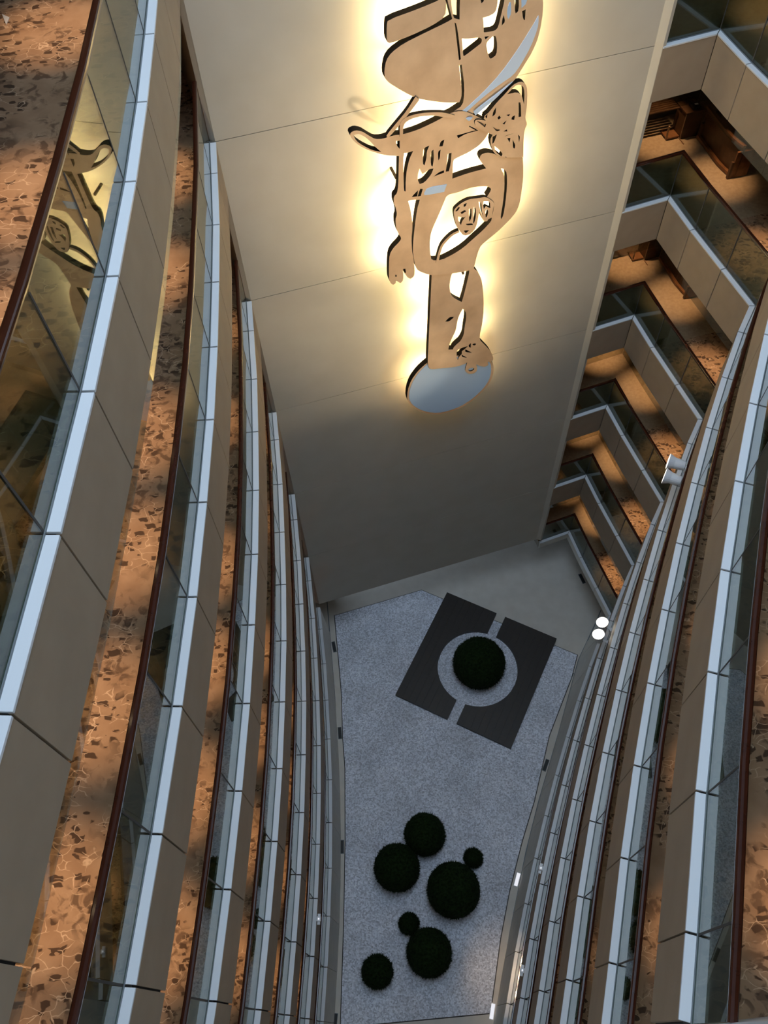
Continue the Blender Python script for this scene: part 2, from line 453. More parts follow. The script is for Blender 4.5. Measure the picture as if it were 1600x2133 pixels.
def gravel_nodes(m):
    n, l, b = nodes(m)
    tc = n.new('ShaderNodeTexCoord')
    v = n.new('ShaderNodeTexVoronoi'); v.inputs['Scale'].default_value = 26; l.new(tc.outputs['Object'], v.inputs['Vector'])
    sp = n.new('ShaderNodeSeparateColor'); l.new(v.outputs['Color'], sp.inputs[0])
    rp = n.new('ShaderNodeValToRGB'); e = rp.color_ramp.elements
    e[0].color = (.46, .47, .53, 1); e[1].color = (.90, .92, 1, 1); e.new(.5).color = (.70, .72, .79, 1)
    l.new(sp.outputs[0], rp.inputs['Fac'])
    nz = n.new('ShaderNodeTexNoise'); nz.inputs['Scale'].default_value = .9; nz.inputs['Detail'].default_value = 5; l.new(tc.outputs['Object'], nz.inputs['Vector'])
    mr = n.new('ShaderNodeMapRange'); mr.inputs['From Min'].default_value = .3; mr.inputs['From Max'].default_value = .7
    mr.inputs['To Min'].default_value = .86; mr.inputs['To Max'].default_value = 1.12; l.new(nz.outputs['Fac'], mr.inputs['Value'])
    mx = n.new('ShaderNodeMix'); mx.data_type = 'RGBA'; mx.blend_type = 'MULTIPLY'; mx.inputs['Factor'].default_value = 1
    l.new(rp.outputs['Color'], mx.inputs[6]); l.new(mr.outputs['Result'], mx.inputs[7]); l.new(mx.outputs[2], b.inputs['Base Color'])
    bp = n.new('ShaderNodeBump'); bp.inputs['Strength'].default_value = .6; bp.inputs['Distance'].default_value = .02
    l.new(v.outputs['Distance'], bp.inputs['Height']); l.new(bp.outputs['Normal'], b.inputs['Normal'])
gravel_nodes(M_gravel)
edge = prism('gravel_edging', grow(gp, .03), .0, .006, M_joint); tag(edge, 'thin dark metal edging around the blue-grey gravel bed', 'edging')
gv = prism('gravel_bed', gp, .004, .03, M_gravel); tag(gv, 'blue-grey gravel bed covering most of the court', 'gravel'); gv['kind'] = 'stuff'
def line_on_floor(name, pts, w, m):
    P = [Vector(p) for p in fpoly(pts)]
    vs, fs = [], []
    for i, p in enumerate(P):
        t = (P[min(i+1, len(P)-1)]-P[max(i-1, 0)]).normalized(); q = Vector((-t.y, t.x))*w/2
        vs += [(*(p-q), .001), (*(p+q), .001), (*(p+q), .005), (*(p-q), .005)]
    for i in range(len(P)-1):
        for j in range(4): fs.append((4*i+j, 4*i+(j+1) % 4, 4*i+4+(j+1) % 4, 4*i+4+j))
    return mesh(name, vs, fs, m)
for i, pts in enumerate(([(681, 1240), (681.5, 1254.5), (690, 1357.5), (697.5, 1450), (703.7, 1600), (703.7, 1800), (697.5, 2025), (693.7, 2132)],
                         [(1252, 1271), (1240, 1300), (1205, 1375), (1162, 1533), (1121, 1673.7), (1095.7, 1775), (1062, 1944), (1040, 2080)])):
    o = line_on_floor('trim_%d' % (i+2), pts, .035, M_channel); struct(o, 'narrow channel in the stone border along the %s side' % ('left', 'right')[i])

# floor slots
slots = [((696, 1347.5), (.995, 0), 0, 'beside the upper left corner of the gravel'), ((708, 1527), 0, 0, 'beside the middle of the left gravel edge'),
         ((712.5, 1764), 0, 0, 'left of the cluster of round shrubs'), ((698, 2128), 0, 0, 'at the bottom left end of the gravel'),
         ((1212.5, 1205.5), 0, 0, 'under the corner of the lowest angled balcony'), ((1188, 1411), 0, 0, 'right of the wooden deck'),
         ((1137, 1594), 0, 0, 'below the wooden deck on the right border'), ((1077.5, 1832), 0, 1, 'in the right border beside the largest round shrub'),
         ((1025.6, 2106.6), 0, 1, 'in the right border at the bottom end of the gravel')]
dirs = [(6, 30), (3, 40), (0, 30), (-3, 30), (16, 32), (-14, 34), (-14, 40), (-10, 40), (-6, 40)]
for (uv, _, lit, where), dr in zip(slots, dirs):
    a = inv(*uv, FL); b = inv(uv[0]+dr[0], uv[1]+dr[1], FL)
    p = Vector((a.x*S, -a.y*S)); q = Vector((b.x*S, -b.y*S)); t = (q-p).normalized(); R = Matrix(((t.x, -t.y, 0), (t.y, t.x, 0), (0, 0, 1)))
    th = thing('floor_light', ('lit white' if lit else 'unlit dark')+' floor light slot '+where, 'light', (p.x, p.y, 0))
    boxes('frame', [(Vector((0, 0, .004)), (.21, .065, .004), R)], M_channel if not lit else M_white, th)
    boxes('lens', [(Vector((0, 0, .010)), (.19, .05, .003), R)], M_slot if lit else M_grille, th)

# deck of two dark timber halves around a gravel circle
dz = .16
M_deck = mat('dark stained timber', (.022, .016, .013), .5)
def deck_nodes():
    n, l, b = nodes(M_deck)
    tc = n.new('ShaderNodeTexCoord'); mp = n.new('ShaderNodeMapping'); mp.inputs['Scale'].default_value = (1.2, 9, 1)
    nz = n.new('ShaderNodeTexNoise'); nz.inputs['Scale'].default_value = 3; nz.inputs['Detail'].default_value = 6
    rp = n.new('ShaderNodeValToRGB'); rp.color_ramp.elements[0].color = (.014, .011, .009, 1); rp.color_ramp.elements[1].color = (.036, .026, .020, 1)
    l.new(tc.outputs['Object'], mp.inputs[0]); l.new(mp.outputs[0], nz.inputs['Vector']); l.new(nz.outputs['Fac'], rp.inputs['Fac']); l.new(rp.outputs['Color'], b.inputs['Base Color'])
deck_nodes()
hz = FL-dz/S
cA, cB, cC, cD = [Vector((q.x*S, -q.y*S)) for q in (inv(*p, hz) for p in ((930, 1233.5), (1159, 1329), (1066, 1560), (825, 1447)))]
ctr = (cA+cB+cC+cD)/4
ux = ((cB-cA)+(cC-cD)).normalized(); uy = Vector((-ux.y, ux.x))
if uy.dot(cA-cD) < 0: uy = -uy
hw = ((cB-cA).length+(cC-cD).length)/4; hh = ((cA-cD).length+(cB-cC).length)/4
cc = inv(995, 1391, hz); ccv = Vector((cc.x*S, -cc.y*S))-ctr; ccl = Vector((ccv.dot(ux), ccv.dot(uy)))
rc = (inv(995+83.5, 1391, hz)-cc).length*S
ang = math.atan2(ux.y, ux.x)
SLOT = .33
for sgn, nm in ((-1, 'left half of the dark timber deck around the round shrub'), (1, 'right half of the dark timber deck around the round shrub')):
    th = thing('timber_deck', nm, 'deck', (ctr.x, ctr.y, .03), 'timber deck halves'); th.rotation_euler = (0, 0, ang)
    # planks running along local y, cut to the circle
    NPL = 8; x0 = SLOT/2+ccl.x*0; W_ = hw-SLOT/2; pw = W_/NPL
    for j in range(NPL):
        xa = sgn*(SLOT/2+j*pw+.002)+0; xb = sgn*(SLOT/2+(j+1)*pw-.002)
        xs = sorted((xa, xb)); N = 8
        def circ(x):
            dx = x-ccl.x
            return math.sqrt(max(0, rc*rc-dx*dx))
        xx = [xs[0]+(xs[1]-xs[0])*i/N for i in range(N+1)]
        if max(circ(x) for x in xx) < 1e-3:
            pls = [[(xs[0], -hh), (xs[1], -hh), (xs[1], hh), (xs[0], hh)]]
        else:
            pls = [[(xs[0], -hh), (xs[1], -hh)]+[(x, ccl.y-circ(x)) for x in reversed(xx)],
                   [(xs[1], hh), (xs[0], hh)]+[(x, ccl.y+circ(x)) for x in xx]]
            if min(circ(x) for x in xx) < 1e-3:   # plank at the rim of the circle
                pls = [[(xs[0], -hh), (xs[1], -hh), (xs[1], hh), (xs[0], hh)]] if max(circ(x) for x in xx) < .25 else pls
        for pl in pls: prism('plank', pl, 0, dz-.03, M_deck, th)

# round clipped shrubs
M_leaf = noise_color(mat('dark clipped foliage', (.010, .020, .006), .95, spec=.1), (.005, .011, .0025), (.012, .024, .006), 14)
hedges = [((998, 1381), 57, 'large round clipped shrub inside the timber deck circle'),
          ((885, 1738), 44.5, 'round clipped shrub at the top of the lower cluster'),
          ((827, 1807), 49.5, 'round clipped shrub at the left of the lower cluster'),
          ((944.5, 1853.5), 57.5, 'largest round clipped shrub of the lower cluster'),
          ((986, 1787), 20, 'smallest round shrub, at the upper right edge of the lower cluster'),
          ((852, 1924), 21.5, 'small round shrub touching the lower big shrub'),
          ((894, 1984), 49.5, 'large round clipped shrub near the bottom of the court'),
          ((786, 2024), 34, 'medium round shrub standing alone at the bottom left')]
for (uv, r, lab) in hedges:
    R = .9
    for it in range(4):
        h = FL-(R*.72+.03)/S
        a = inv(*uv, h); b = inv(uv[0]+r, uv[1], h); R = (a-b).length*S*.95
    th = thing('clipped_shrub', lab, 'shrub', (a.x*S, -a.y*S, .03), 'round clipped shrubs')
    bm = bmesh.new(); bmesh.ops.create_icosphere(bm, subdivisions=4, radius=1)
    for v in bm.verts:
        z = max(v.co.z, -.72)
        k = 1+random.uniform(-.022, .022)
        v.co = Vector((v.co.x*R*k, v.co.y*R*k, (z+.72)*R*k))
    from_bm('foliage_body', bm, M_leaf, th)
    vs, fs = [], []
    for q in range(int(700+900*R)):
        zc = random.uniform(-.6, 1); t = random.uniform(0, 2*math.pi); s = math.sqrt(1-zc*zc)
        n = Vector((s*math.cos(t), s*math.sin(t), zc)); p = Vector((n.x*R, n.y*R, (n.z+.72)*R))
        u = n.orthogonal().normalized(); u.rotate(Matrix.Rotation(random.uniform(0, 6.28), 3, n))
        L = random.uniform(.03, .075); b = len(vs); w = n.cross(u)
        vs += [p-u*.012-n*.01, p+u*.012-n*.01, p+n*L+w*.015]; fs.append((b, b+1, b+2))
    o = mesh('leaf_fringe', vs, fs, M_leaf, th); o['kind'] = 'stuff'

# ------------------------------------------------------------------ bronze relief
n3 = Vector((wn.x, -wn.y, 0)).normalized()           # out of the wall, world
u3 = Vector((-n3.y, n3.x, 0)); 
if u3.x < 0: u3 = -u3
wp0 = Vector((W[0]*S, -W[1]*S, 0))
def on_plane(u, v, off):
    """where the line of sight meets the plane parallel to the relief wall, off metres in front of it"""
    q, d = ray(u, v)
    D = Vector((q.x, -q.y, -d)); O = Vector((0, 0, CAMZ))
    t = ((wp0+n3*off)-O).dot(n3)/D.dot(n3)
    return O+D*t
org = on_plane(900, 430, 0); 
def loc2(u, v, off):
    p = on_plane(u, v, off)-org
    return (p.dot(u3), p.z)
tA = lambda x, y: (700+x/3.2, y/3.2)
tB = lambda x, y: (700+x/3.5556, 150+y/3.5556)
tC = lambda x, y: (780+x/4.5714, 300+y/4.5714)
tD = lambda x, y: (800+x/5.3333, 500+y/5.3333)
def T(f, L): return [f(*p) for p in L]
M_bronze = noise_color(mat('brushed bronze plate', (.50, .36, .24), .5, .15), (.68, .44, .25), (.92, .64, .39), 1.6, .3, .7, 6)
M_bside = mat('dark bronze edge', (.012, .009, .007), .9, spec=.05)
M_blue = mat('pale blue enamel', (.30, .47, .70), .35)
def blue_nodes():
    n, l, b = nodes(M_blue)
    tc = n.new('ShaderNodeTexCoord'); nz = n.new('ShaderNodeTexNoise'); nz.inputs['Scale'].default_value = .38; nz.inputs['Detail'].default_value = 1
    rp = n.new('ShaderNodeValToRGB'); rp.color_ramp.elements[0].position = .35; rp.color_ramp.elements[1].position = .65
    rp.color_ramp.elements[0].color = (.36, .56, .82, 1); rp.color_ramp.elements[1].color = (.70, .79, .92, 1)
    l.new(tc.outputs['Object'], nz.inputs['Vector']); l.new(nz.outputs['Fac'], rp.inputs['Fac']); l.new(rp.outputs['Color'], b.inputs['Base Color'])
blue_nodes()
art = thing('wall_relief', 'large backlit bronze relief of cut plates on the tall beige wall', 'sculpture', org)
frame = Matrix((u3, Vector((0, 0, 1)), n3)).transposed()
def smooth_loop(P, it=1):
    for _ in range(it):
        Q = []
        for i in range(len(P)):
            a, b, c = Vector(P[i-1]), Vector(P[i]), Vector(P[(i+1) % len(P)])
            ang = (b-a).angle(c-b, 0)
            if ang > 1.25: Q.append(tuple(b)); continue
            Q += [tuple(a*.0+b*.78+a*.22), tuple(b*.78+c*.22)]
        P = Q
    return P
def plate(name, loops, off, thick, m, side=None, sm=1):
    """filled outline with holes, front face off metres from the wall, extruded back by thick"""
    cu = bpy.data.curves.new(name, 'CURVE'); cu.dimensions = '2D'; cu.fill_mode = 'BOTH'
    for L in loops:
        P = smooth_loop([loc2(u, v, off) for u, v in L], sm)
        s = cu.splines.new('POLY'); s.points.add(len(P)-1); s.use_cyclic_u = True
        for q, (a, b) in zip(s.points, P): q.co = (a, b, 0, 1)
    cu.extrude = thick/2
    tmp = bpy.data.objects.new('tmp', cu); COL.objects.link(tmp)
    bpy.context.view_layer.update()
    me = bpy.data.meshes.new_from_object(tmp.evaluated_get(bpy.context.evaluated_depsgraph_get()))
    bpy.data.objects.remove(tmp); bpy.data.curves.remove(cu)
    me.name = name
    me.transform(Matrix.Translation(n3*(off-thick/2)) @ frame.to_4x4())
    me.materials.clear(); me.materials.append(m)
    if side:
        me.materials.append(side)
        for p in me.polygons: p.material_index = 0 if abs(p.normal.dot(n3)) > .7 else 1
    o = bpy.data.objects.new(name, me); COL.objects.link(o); o.parent = art
    return o
OF, TH = .60, .14
upper = [T(tA, [(325, 520), (322, 470), (335, 400), (370, 350), (450, 290), (600, 215), (735, 150), (775, 126), (768, 100), (742, 0), (728, -90), (700, -200), (760, -330),
                (900, -400), (1100, -390), (1250, -300), (1340, -160), (1382, 0), (1380, 80), (1365, 180), (1345, 260), (1312, 340), (1270, 410), (1228, 478), (1195, 530),
                (1120, 600), (1020, 680), (930, 745), (870, 790), (800, 800), (745, 768), (780, 745), (845, 702), (856, 620), (852, 540), (838, 430), (821, 436), (830, 520), (838, 600), (836, 650), (822, 682),
                (740, 685), (640, 675), (560, 660), (520, 648), (430, 600), (350, 550)]),
         T(tA, [(790, 150), (802, 155), (818, 250), (832, 395), (820, 402), (808, 300), (797, 210)]),
         T(tA, [(762, -60), (830, -60), (825, 30), (824, 130), (800, 125), (785, 120), (772, 60)]),
         T(tA, [(838, 255), (870, 259), (940, 251), (960, 250), (973, 262), (970, 285), (950, 302), (855, 375), (848, 370), (843, 300)]),
         T(tA, [(980, 118), (1020, 108), (1060, 85), (1075, 50), (1082, -60), (1130, -60), (1120, 20), (1105, 80), (1082, 180), (1060, 205), (1000, 215), (985, 215), (985, 160)]),
         T(tA, [(990, 245), (1022, 240), (996, 263)]),
         T(tA, [(1000, 290), (1045, 240), (1066, 238), (1075, 300), (1070, 365), (1035, 392), (1022, 386), (1010, 340)]),
         T(tA, [(1105, 170), (1108, 130), (1118, 100), (1128, 145)]),
         T(tA, [(1193, -60), (1218, -60), (1219, 70), (1198, 90), (1192, 70)]),
         T(tA, [(1240, 75), (1265, 62), (1259, 135), (1248, 128)]),
         T(tA, [(955, -60), (1003, -60), (985, 10), (968, 22)])]
plate('upper_plate', upper, OF, TH, M_bronze, M_bside)
plate('bar_plate', [T(tA, [(338, 168), (346, 133), (560, 55), (690, 0), (722, -30), (736, 30), (728, 112), (640, 172), (500, 237), (362, 290), (338, 277)])], OF-.02, TH, M_bronze, M_bside)
plate('top_bar_plate', [T(tA, [(335, -60), (365, -12), (380, -8), (520, -60), (700, -120), (690, -180), (500, -140)])], OF-.02, TH, M_bronze, M_bside)
body = [T(tB, [(103, 475), (108, 448), (145, 431), (195, 440), (245, 472), (290, 497), (345, 495), (395, 478), (445, 466), (475, 465), (520, 455), (600, 430), (700, 385), (790, 338), (830, 312), (890, 290), (960, 290), (1060, 335), (1150, 385),
               (1235, 428), (1200, 452), (1130, 448), (1108, 490), (1060, 545), (980, 597), (905, 632), (868, 652), (864, 735), (862, 790), (980, 748), (1112, 714), (1062, 650), (1072, 612), (1115, 596), (1165, 602), (1220, 632), (1300, 632), (1383, 626), (1388, 700), (1386, 800), (1375, 880)])
        + T(tC, [(1385, 560), (1350, 650), (1290, 720), (1200, 810), (1120, 880), (1020, 960), (985, 1030), (965, 1110), (945, 1190), (880, 1210), (750, 1232), (600, 1250), (520, 1246), (440, 1218), (400, 1190),
                 (375, 1100), (366, 1010), (372, 900), (387, 760), (407, 620), (432, 530), (350, 533), (322, 545), (345, 620), (360, 720), (363, 800), (353, 900), (358, 1010), (375, 1110), (384, 1200), (380, 1258), (345, 1285), (312, 1270), (290, 1230), (272, 1188),
                 (277, 1295), (250, 1325), (218, 1308), (205, 1298), (205, 1325), (178, 1342), (150, 1320), (138, 1275), (138, 1150), (145, 1050), (180, 990), (240, 930), (258, 895), (225, 850), (206, 790), (200, 720), (215, 670), (205, 610), (185, 560), (185, 500), (215, 470), (228, 400), (232, 200), (235, 115)])
        + T(tB, [(440, 622), (380, 618), (300, 600), (220, 570), (150, 530)]),
        T(tB, [(130, 470), (165, 455), (215, 480), (255, 515), (285, 550), (335, 592), (270, 580), (200, 545), (150, 510)]),
        T(tB, [(445, 512), (472, 508), (472, 570), (450, 545)]),
        T(tB, [(505, 600), (522, 600), (572, 585), (545, 640), (525, 720), (516, 800), (516, 885), (503, 880), (500, 760), (498, 660)]),
        T(tB, [(645, 590), (655, 560), (692, 545), (672, 590), (670, 640), (655, 692), (643, 680)]),
        T(tB, [(702, 590), (722, 575), (726, 640), (716, 700), (702, 690)]),
        T(tB, [(775, 515), (803, 500), (790, 550), (765, 552)]),
        T(tB, [(755, 590), (775, 575), (769, 640), (758, 655)]),
        T(tB, [(830, 605), (856, 598), (850, 680), (836, 735), (813, 738), (822, 670)]),
        T(tB, [(605, 760), (620, 715), (640, 755), (665, 740), (690, 720), (722, 715), (705, 760), (655, 818), (620, 830), (605, 800)]),
        T(tB, [(722, 775), (762, 742), (800, 728), (800, 745)]),
        T(tB, [(895, 470), (1000, 440), (1045, 427), (1052, 433), (960, 458), (905, 490)]),
        T(tB, [(988, 398), (1042, 424), (1036, 432), (985, 405)]),
        T(tC, [(1205, 232), (1235, 236), (1262, 275), (1264, 400), (1248, 560), (1228, 680), (1208, 716), (1202, 690), (1225, 560), (1240, 400), (1236, 290)]),
        T(tC, [(438, 425), (461, 428), (441, 495), (412, 500), (425, 455)]),
        T(tC, [(355, 505), (385, 470), (416, 440), (408, 498)]),
        T(tC, [(690, 485), (800, 460), (900, 420), (1000, 402), (1080, 403), (1113, 425), (1100, 460), (1070, 505), (1115, 535), (1142, 560), (1135, 620), (1118, 705), (1112, 735), (1040, 815), (950, 895), (850, 985), (750, 1050), (640, 1105), (545, 1108), (533, 1050), (528, 960), (533, 870), (560, 790), (610, 680), (660, 560)]),
        T(tC, [(275, 1190), (295, 1188), (300, 1225), (285, 1230)]),
        T(tC, [(195, 1262), (205, 1240), (215, 1262)])]
plate('body_plate', body, OF+.02, TH, M_bronze, M_bside)
# knot of lines at the right
knot = [T(tB, [(1110, 360), (1095, 345), (1130, 300), (1200, 215), (1250, 165), (1310, 95), (1365, 68), (1403, 84), (1418, 130), (1415, 250), (1400, 340), (1418, 385), (1400, 420), (1390, 470), (1388, 632), (1300, 636), (1215, 630), (1172, 602), (1150, 555), (1142, 500), (1160, 465), (1100, 440), (1035, 405), (1025, 370), (1040, 350)]),
        T(tB, [(1298, 132), (1340, 92), (1385, 100), (1397, 150), (1392, 240), (1375, 170), (1340, 148), (1268, 165)]),
        T(tB, [(1352, 225), (1369, 225), (1372, 330), (1352, 334)]),
        T(tB, [(1165, 292), (1187, 260), (1182, 312), (1158, 330)]),
        T(tB, [(1100, 325), (1126, 303), (1118, 345)]),
        T(tB, [(1303, 332), (1326, 320), (1320, 355), (1300, 352)]),
        T(tB, [(1233, 383), (1264, 358), (1247, 388)]),
        T(tB, [(1040, 360), (1112, 386), (1104, 410)]),
        T(tB, [(1162, 408), (1217, 430), (1190, 442)]),
        T(tB, [(1268, 490), (1292, 488), (1286, 522)]),
        T(tB, [(1308, 500), (1328, 540), (1323, 567), (1311, 562)]),
        T(tB, [(1349, 463), (1364, 478), (1356, 522)]),
        T(tB, [(1175, 548), (1236, 602), (1225, 626), (1180, 590)]),
        T(tB, [(1160, 480), (1192, 462), (1172, 520), (1158, 532)]),
        T(tB, [(1250, 636-10), (1268, 650-18), (1256, 640-6)]),
        T(tB, [(1195, 340), (1210, 322), (1222, 340), (1205, 352)]),
        T(tB, [(1262, 318), (1290, 312), (1280, 328)]),
        T(tB, [(1248, 478), (1320, 452), (1262, 470)]),
        T(tB, [(1240, 440), (1265, 425), (1270, 440)])]
plate('knot_plate', knot, OF+.05, TH*.8, M_bronze, M_bside)
# flower of thin bands inside the big opening
flower = [T(tC, [(755, 650), (765, 615), (830, 560), (900, 525), (990, 515), (1062, 502), (1130, 545), (1142, 575), (1130, 620), (1120, 700), (1085, 715), (1075, 735), (1045, 738), (1020, 700), (1000, 640), (988, 700), (970, 790), (930, 852), (855, 877), (820, 840), (785, 790), (765, 720)]),
          T(tC, [(820, 650), (860, 628), (875, 640), (830, 668)]),
          T(tC, [(795, 690), (850, 700), (870, 690), (835, 735), (825, 772), (800, 735)]),
          T(tC, [(900, 620), (925, 615), (925, 700), (905, 740), (900, 680)]),
          T(tC, [(945, 600), (965, 610), (968, 680), (955, 740), (940, 760), (945, 680)]),
          T(tC, [(850, 575), (880, 560), (872, 590), (850, 600)]),
          T(tC, [(870, 760), (930, 755), (940, 770), (880, 775)]),
          T(tC, [(850, 825), (905, 820), (870, 850)]),
          T(tC, [(990, 545), (1020, 560), (1022, 640), (1040, 690), (1015, 650), (1000, 600)]),
          T(tC, [(1040, 545), (1100, 548), (1105, 610), (1075, 600), (1062, 590), (1042, 620), (1035, 580)]),
          T(tC, [(1055, 640), (1070, 620), (1085, 640), (1075, 690), (1060, 700)]),
          T(tC, [(770, 640), (800, 600), (815, 605), (790, 640)])]
plate('flower_plate', flower, OF+.04, .08, M_bronze, M_bside)
plate('stem_band', [T(tC, [(805, 822), (740, 850), (680, 905), (635, 960), (608, 1030), (585, 1130), (610, 1130), (630, 1030), (655, 965), (700, 915), (750, 868), (812, 842)])], OF+.03, .08, M_bronze, M_bside)
# thin bands left of the upper plate
plate('diagonal_band', [T(tB, [(590, 180), (618, 207), (540, 310), (470, 395), (400, 475), (380, 485), (372, 470), (450, 375), (525, 285)])], OF+.03, .08, M_bronze, M_bside)
plate('arched_band', [T(tB, [(472, 480), (472, 400), (480, 370), (505, 342), (560, 320), (640, 303), (730, 298), (800, 300), (880, 320), (860, 345), (800, 335), (730, 322), (640, 326), (560, 346), (512, 375), (498, 410), (496, 480)])], OF+.035, .08, M_bronze, M_bside)
# legs, hands, oval
legs = [T(tD, [(530, 300), (530, 385), (520, 600), (510, 800), (497, 1100), (485, 1345), (492, 1410), (520, 1438), (640, 1425), (780, 1412), (850, 1395), (900, 1375), (925, 1360), (905, 1420), (902, 1460), (940, 1487), (990, 1485), (1030, 1460), (1036, 1420), (1025, 1382), (1080, 1402), (1120, 1410), (1160, 1388), (1152, 1355), (1205, 1345), (1218, 1315),
                (1185, 1235), (1120, 1165), (1062, 1110), (1065, 1050), (1088, 950), (1106, 820), (1108, 680), (1100, 540), (1080, 420), (1040, 350), (1000, 318), (985, 290), (700, 290)]),
        T(tD, [(768, 345), (950, 320), (945, 370), (920, 480), (885, 620), (864, 688), (790, 652), (745, 612), (728, 520), (738, 430)]),
        T(tD, [(872, 765), (892, 775), (912, 805), (914, 870), (897, 960), (887, 1050), (852, 1120), (810, 1155), (775, 1190), (765, 1216), (715, 1218), (720, 1185), (750, 1100), (800, 1005), (812, 920), (828, 855)]),
        T(tD, [(680, 905), (730, 855), (777, 853), (762, 872), (720, 906)]),
        T(tD, [(808, 1228), (870, 1195), (932, 1178), (900, 1210), (862, 1236), (868, 1262), (832, 1300), (822, 1334), (805, 1300)]),
        T(tD, [(905, 1214), (978, 1252), (900, 1244)]),
        T(tD, [(862, 1272), (922, 1307), (868, 1300)]),
        T(tD, [(938, 1172), (966, 1143), (962, 1197), (948, 1190)]),
        T(tD, [(982, 1160), (1000, 1148), (1024, 1152), (1015, 1168), (995, 1172)]),
        T(tD, [(933, 1442), (955, 1422), (985, 1418), (1004, 1430), (985, 1452), (950, 1460)])]
plate('leg_plate', legs, OF+.0, TH, M_bronze, M_bside)
oval = [(480, 1360), (380, 1450), (300, 1560), (262, 1670), (256, 1770), (290, 1835), (370, 1893), (480, 1930), (600, 1938), (720, 1914), (860, 1863), (1000, 1773), (1120, 1662), (1190, 1562), (1220, 1462), (1216, 1380), (1190, 1345), (1100, 1300), (800, 1280), (560, 1310)]
plate('oval_plate', [T(tD, oval)], OF-.04, TH, M_bronze, M_bside)
ib = plate('blue_inlay', [T(tD, [(495, 1372), (395, 1465), (322, 1570), (283, 1675), (277, 1765), (310, 1825), (385, 1878), (485, 1912), (600, 1921), (715, 1898), (852, 1848), (988, 1760), (1102, 1652), (1168, 1556), (1192, 1462), (1188, 1385), (1165, 1345), (1080, 1310), (800, 1300), (570, 1325)])], OF-.025, .02, M_blue)
plate('blue_inlay', [T(tA, [(1350, 105), (1352, 130), (1345, 190), (1300, 310), (1232, 432), (1182, 502), (1100, 557), (990, 640), (880, 737), (830, 780), (798, 771), (860, 730), (980, 620), (1100, 490), (1200, 350), (1290, 210), (1330, 142)])], OF+.012, .02, M_blue)
plate('blue_inlay', [T(tA, [(1180, 545), (1130, 592), (1060, 662), (1000, 712), (930, 770), (918, 746), (990, 690), (1080, 622)])], OF+.06, .02, M_blue)
plate('blue_inlay', [T(tA, [(868, 792), (880, 786), (912, 782), (895, 804), (880, 804)])], OF+.06, .02, M_blue)
plate('blue_inlay', [T(tA, [(1143, 60), (1160, 15), (1167, 20), (1168, 90), (1150, 128), (1142, 110)])], OF+.012, .02, M_blue)
plate('blue_inlay', [T(tA, [(1235, -60), (1275, -60), (1273, 20), (1238, 54)])], OF+.012, .02, M_blue)
plate('blue_inlay', [T(tC, [(505, 418), (690, 385), (665, 456), (480, 491), (472, 475)])], OF+.032, .02, M_blue)
# standoffs and the lamps behind the plates
st = [(830, 120), (900, 160), (1060, 100), (850, 70), (1000, 190), (890, 270), (1060, 330), (820, 360), (830, 470), (880, 500), (1040, 400), (960, 560), (915, 620), (990, 620), (900, 720), (1000, 740), (880, 830), (980, 800)]
R3 = Matrix((u3, Vector((0, 0, 1)), n3)).transposed()
for u, v in st:
    p = on_plane(u, v, .16)-org
    boxes('standoff', [(p, (.02, .02, .16), R3)], M_bside, art)
leds = [(880, -80), (1050, -60), (860, 60), (1070, 60), (870, 150), (960, 170), (1050, 150), (900, 260), (1010, 270), (860, 350), (980, 360), (1070, 350), (835, 450), (880, 470), (1050, 440), (840, 540), (900, 545), (980, 530), (910, 620), (985, 620), (905, 700), (985, 700), (900, 790), (960, 800)]
for u, v in leds:
    p = on_plane(u, v, OF-TH-.05)
    b = boxes('led_bar', [(p-org, (.09, .02, .015), R3)], M_white, art)
    ld = bpy.data.lights.new('led_light', 'AREA'); ld.shape = 'RECTANGLE'; ld.size = .3; ld.size_y = .12; ld.energy = P_LED*.25; ld.color = (1, .82, .42)
    lo = bpy.data.objects.new('led_light', ld); COL.objects.link(lo)
    lo.matrix_world = Matrix.Translation(p-n3*.02) @ R3.to_4x4()     # -Z of the lamp points at the wall

# ------------------------------------------------------------------ spotlights clamped to the right rails
def spotlight(k, uvs, target, labs):
    for (u, v, cu_, cv), lab in zip(uvs, labs):
        hr = k-.985/S
        a = inv(cu_, cv, hr); base = Vector((a.x*S, -a.y*S, Z(hr)))
        q = inv(u, v, hr); head = Vector((q.x*S, -q.y*S, Z(hr)))
        head = base+(head-base)*1.0
        th = thing('spotlight', lab, 'light', base, 'spotlights on the right rails')
        d = (target-head).normalized()
        arm = head-base; L = arm.length
        m1 = look(Vector((0, 0, 0)), arm)
        lathe('arm', [(.022, 0), (.022, L)], 10, m1, M_white, th)
        lathe('clamp', [(.06, -.10), (.06, .05)], 12, Matrix.Translation((0, 0, 0)), M_white, th)
        hm = look(arm-d*.12, d)
        lathe('housing', [(.05, -.06), (.095, -.04), (.11, .04), (.12, .17), (.17, .30), (.162, .30), (.108, .19)], 20, hm, M_white, th)
        lathe('lens', [(.100, .195), (.100, .203)], 20, hm, M_lamp, th)
        ld = bpy.data.lights.new('spot_beam', 'SPOT'); ld.energy = P_SPOT; ld.color = (1, .86, .62); ld.spot_size = math.radians(34); ld.spot_blend = .6; ld.shadow_soft_size = .06
        lo = bpy.data.objects.new('spot_beam', ld); COL.objects.link(lo)
        lo.matrix_world = look(head+d*.30, -d)
tg = on_plane(940, 300, .4)
spotlight(2, [(1410, 966, 1432, 978), (1402, 997, 1425, 1010)], on_plane(700, 760, 0), ['white spotlight on the right rail facing the relief, upper of the higher pair', 'white spotlight on the right rail facing the relief, lower of the higher pair'])
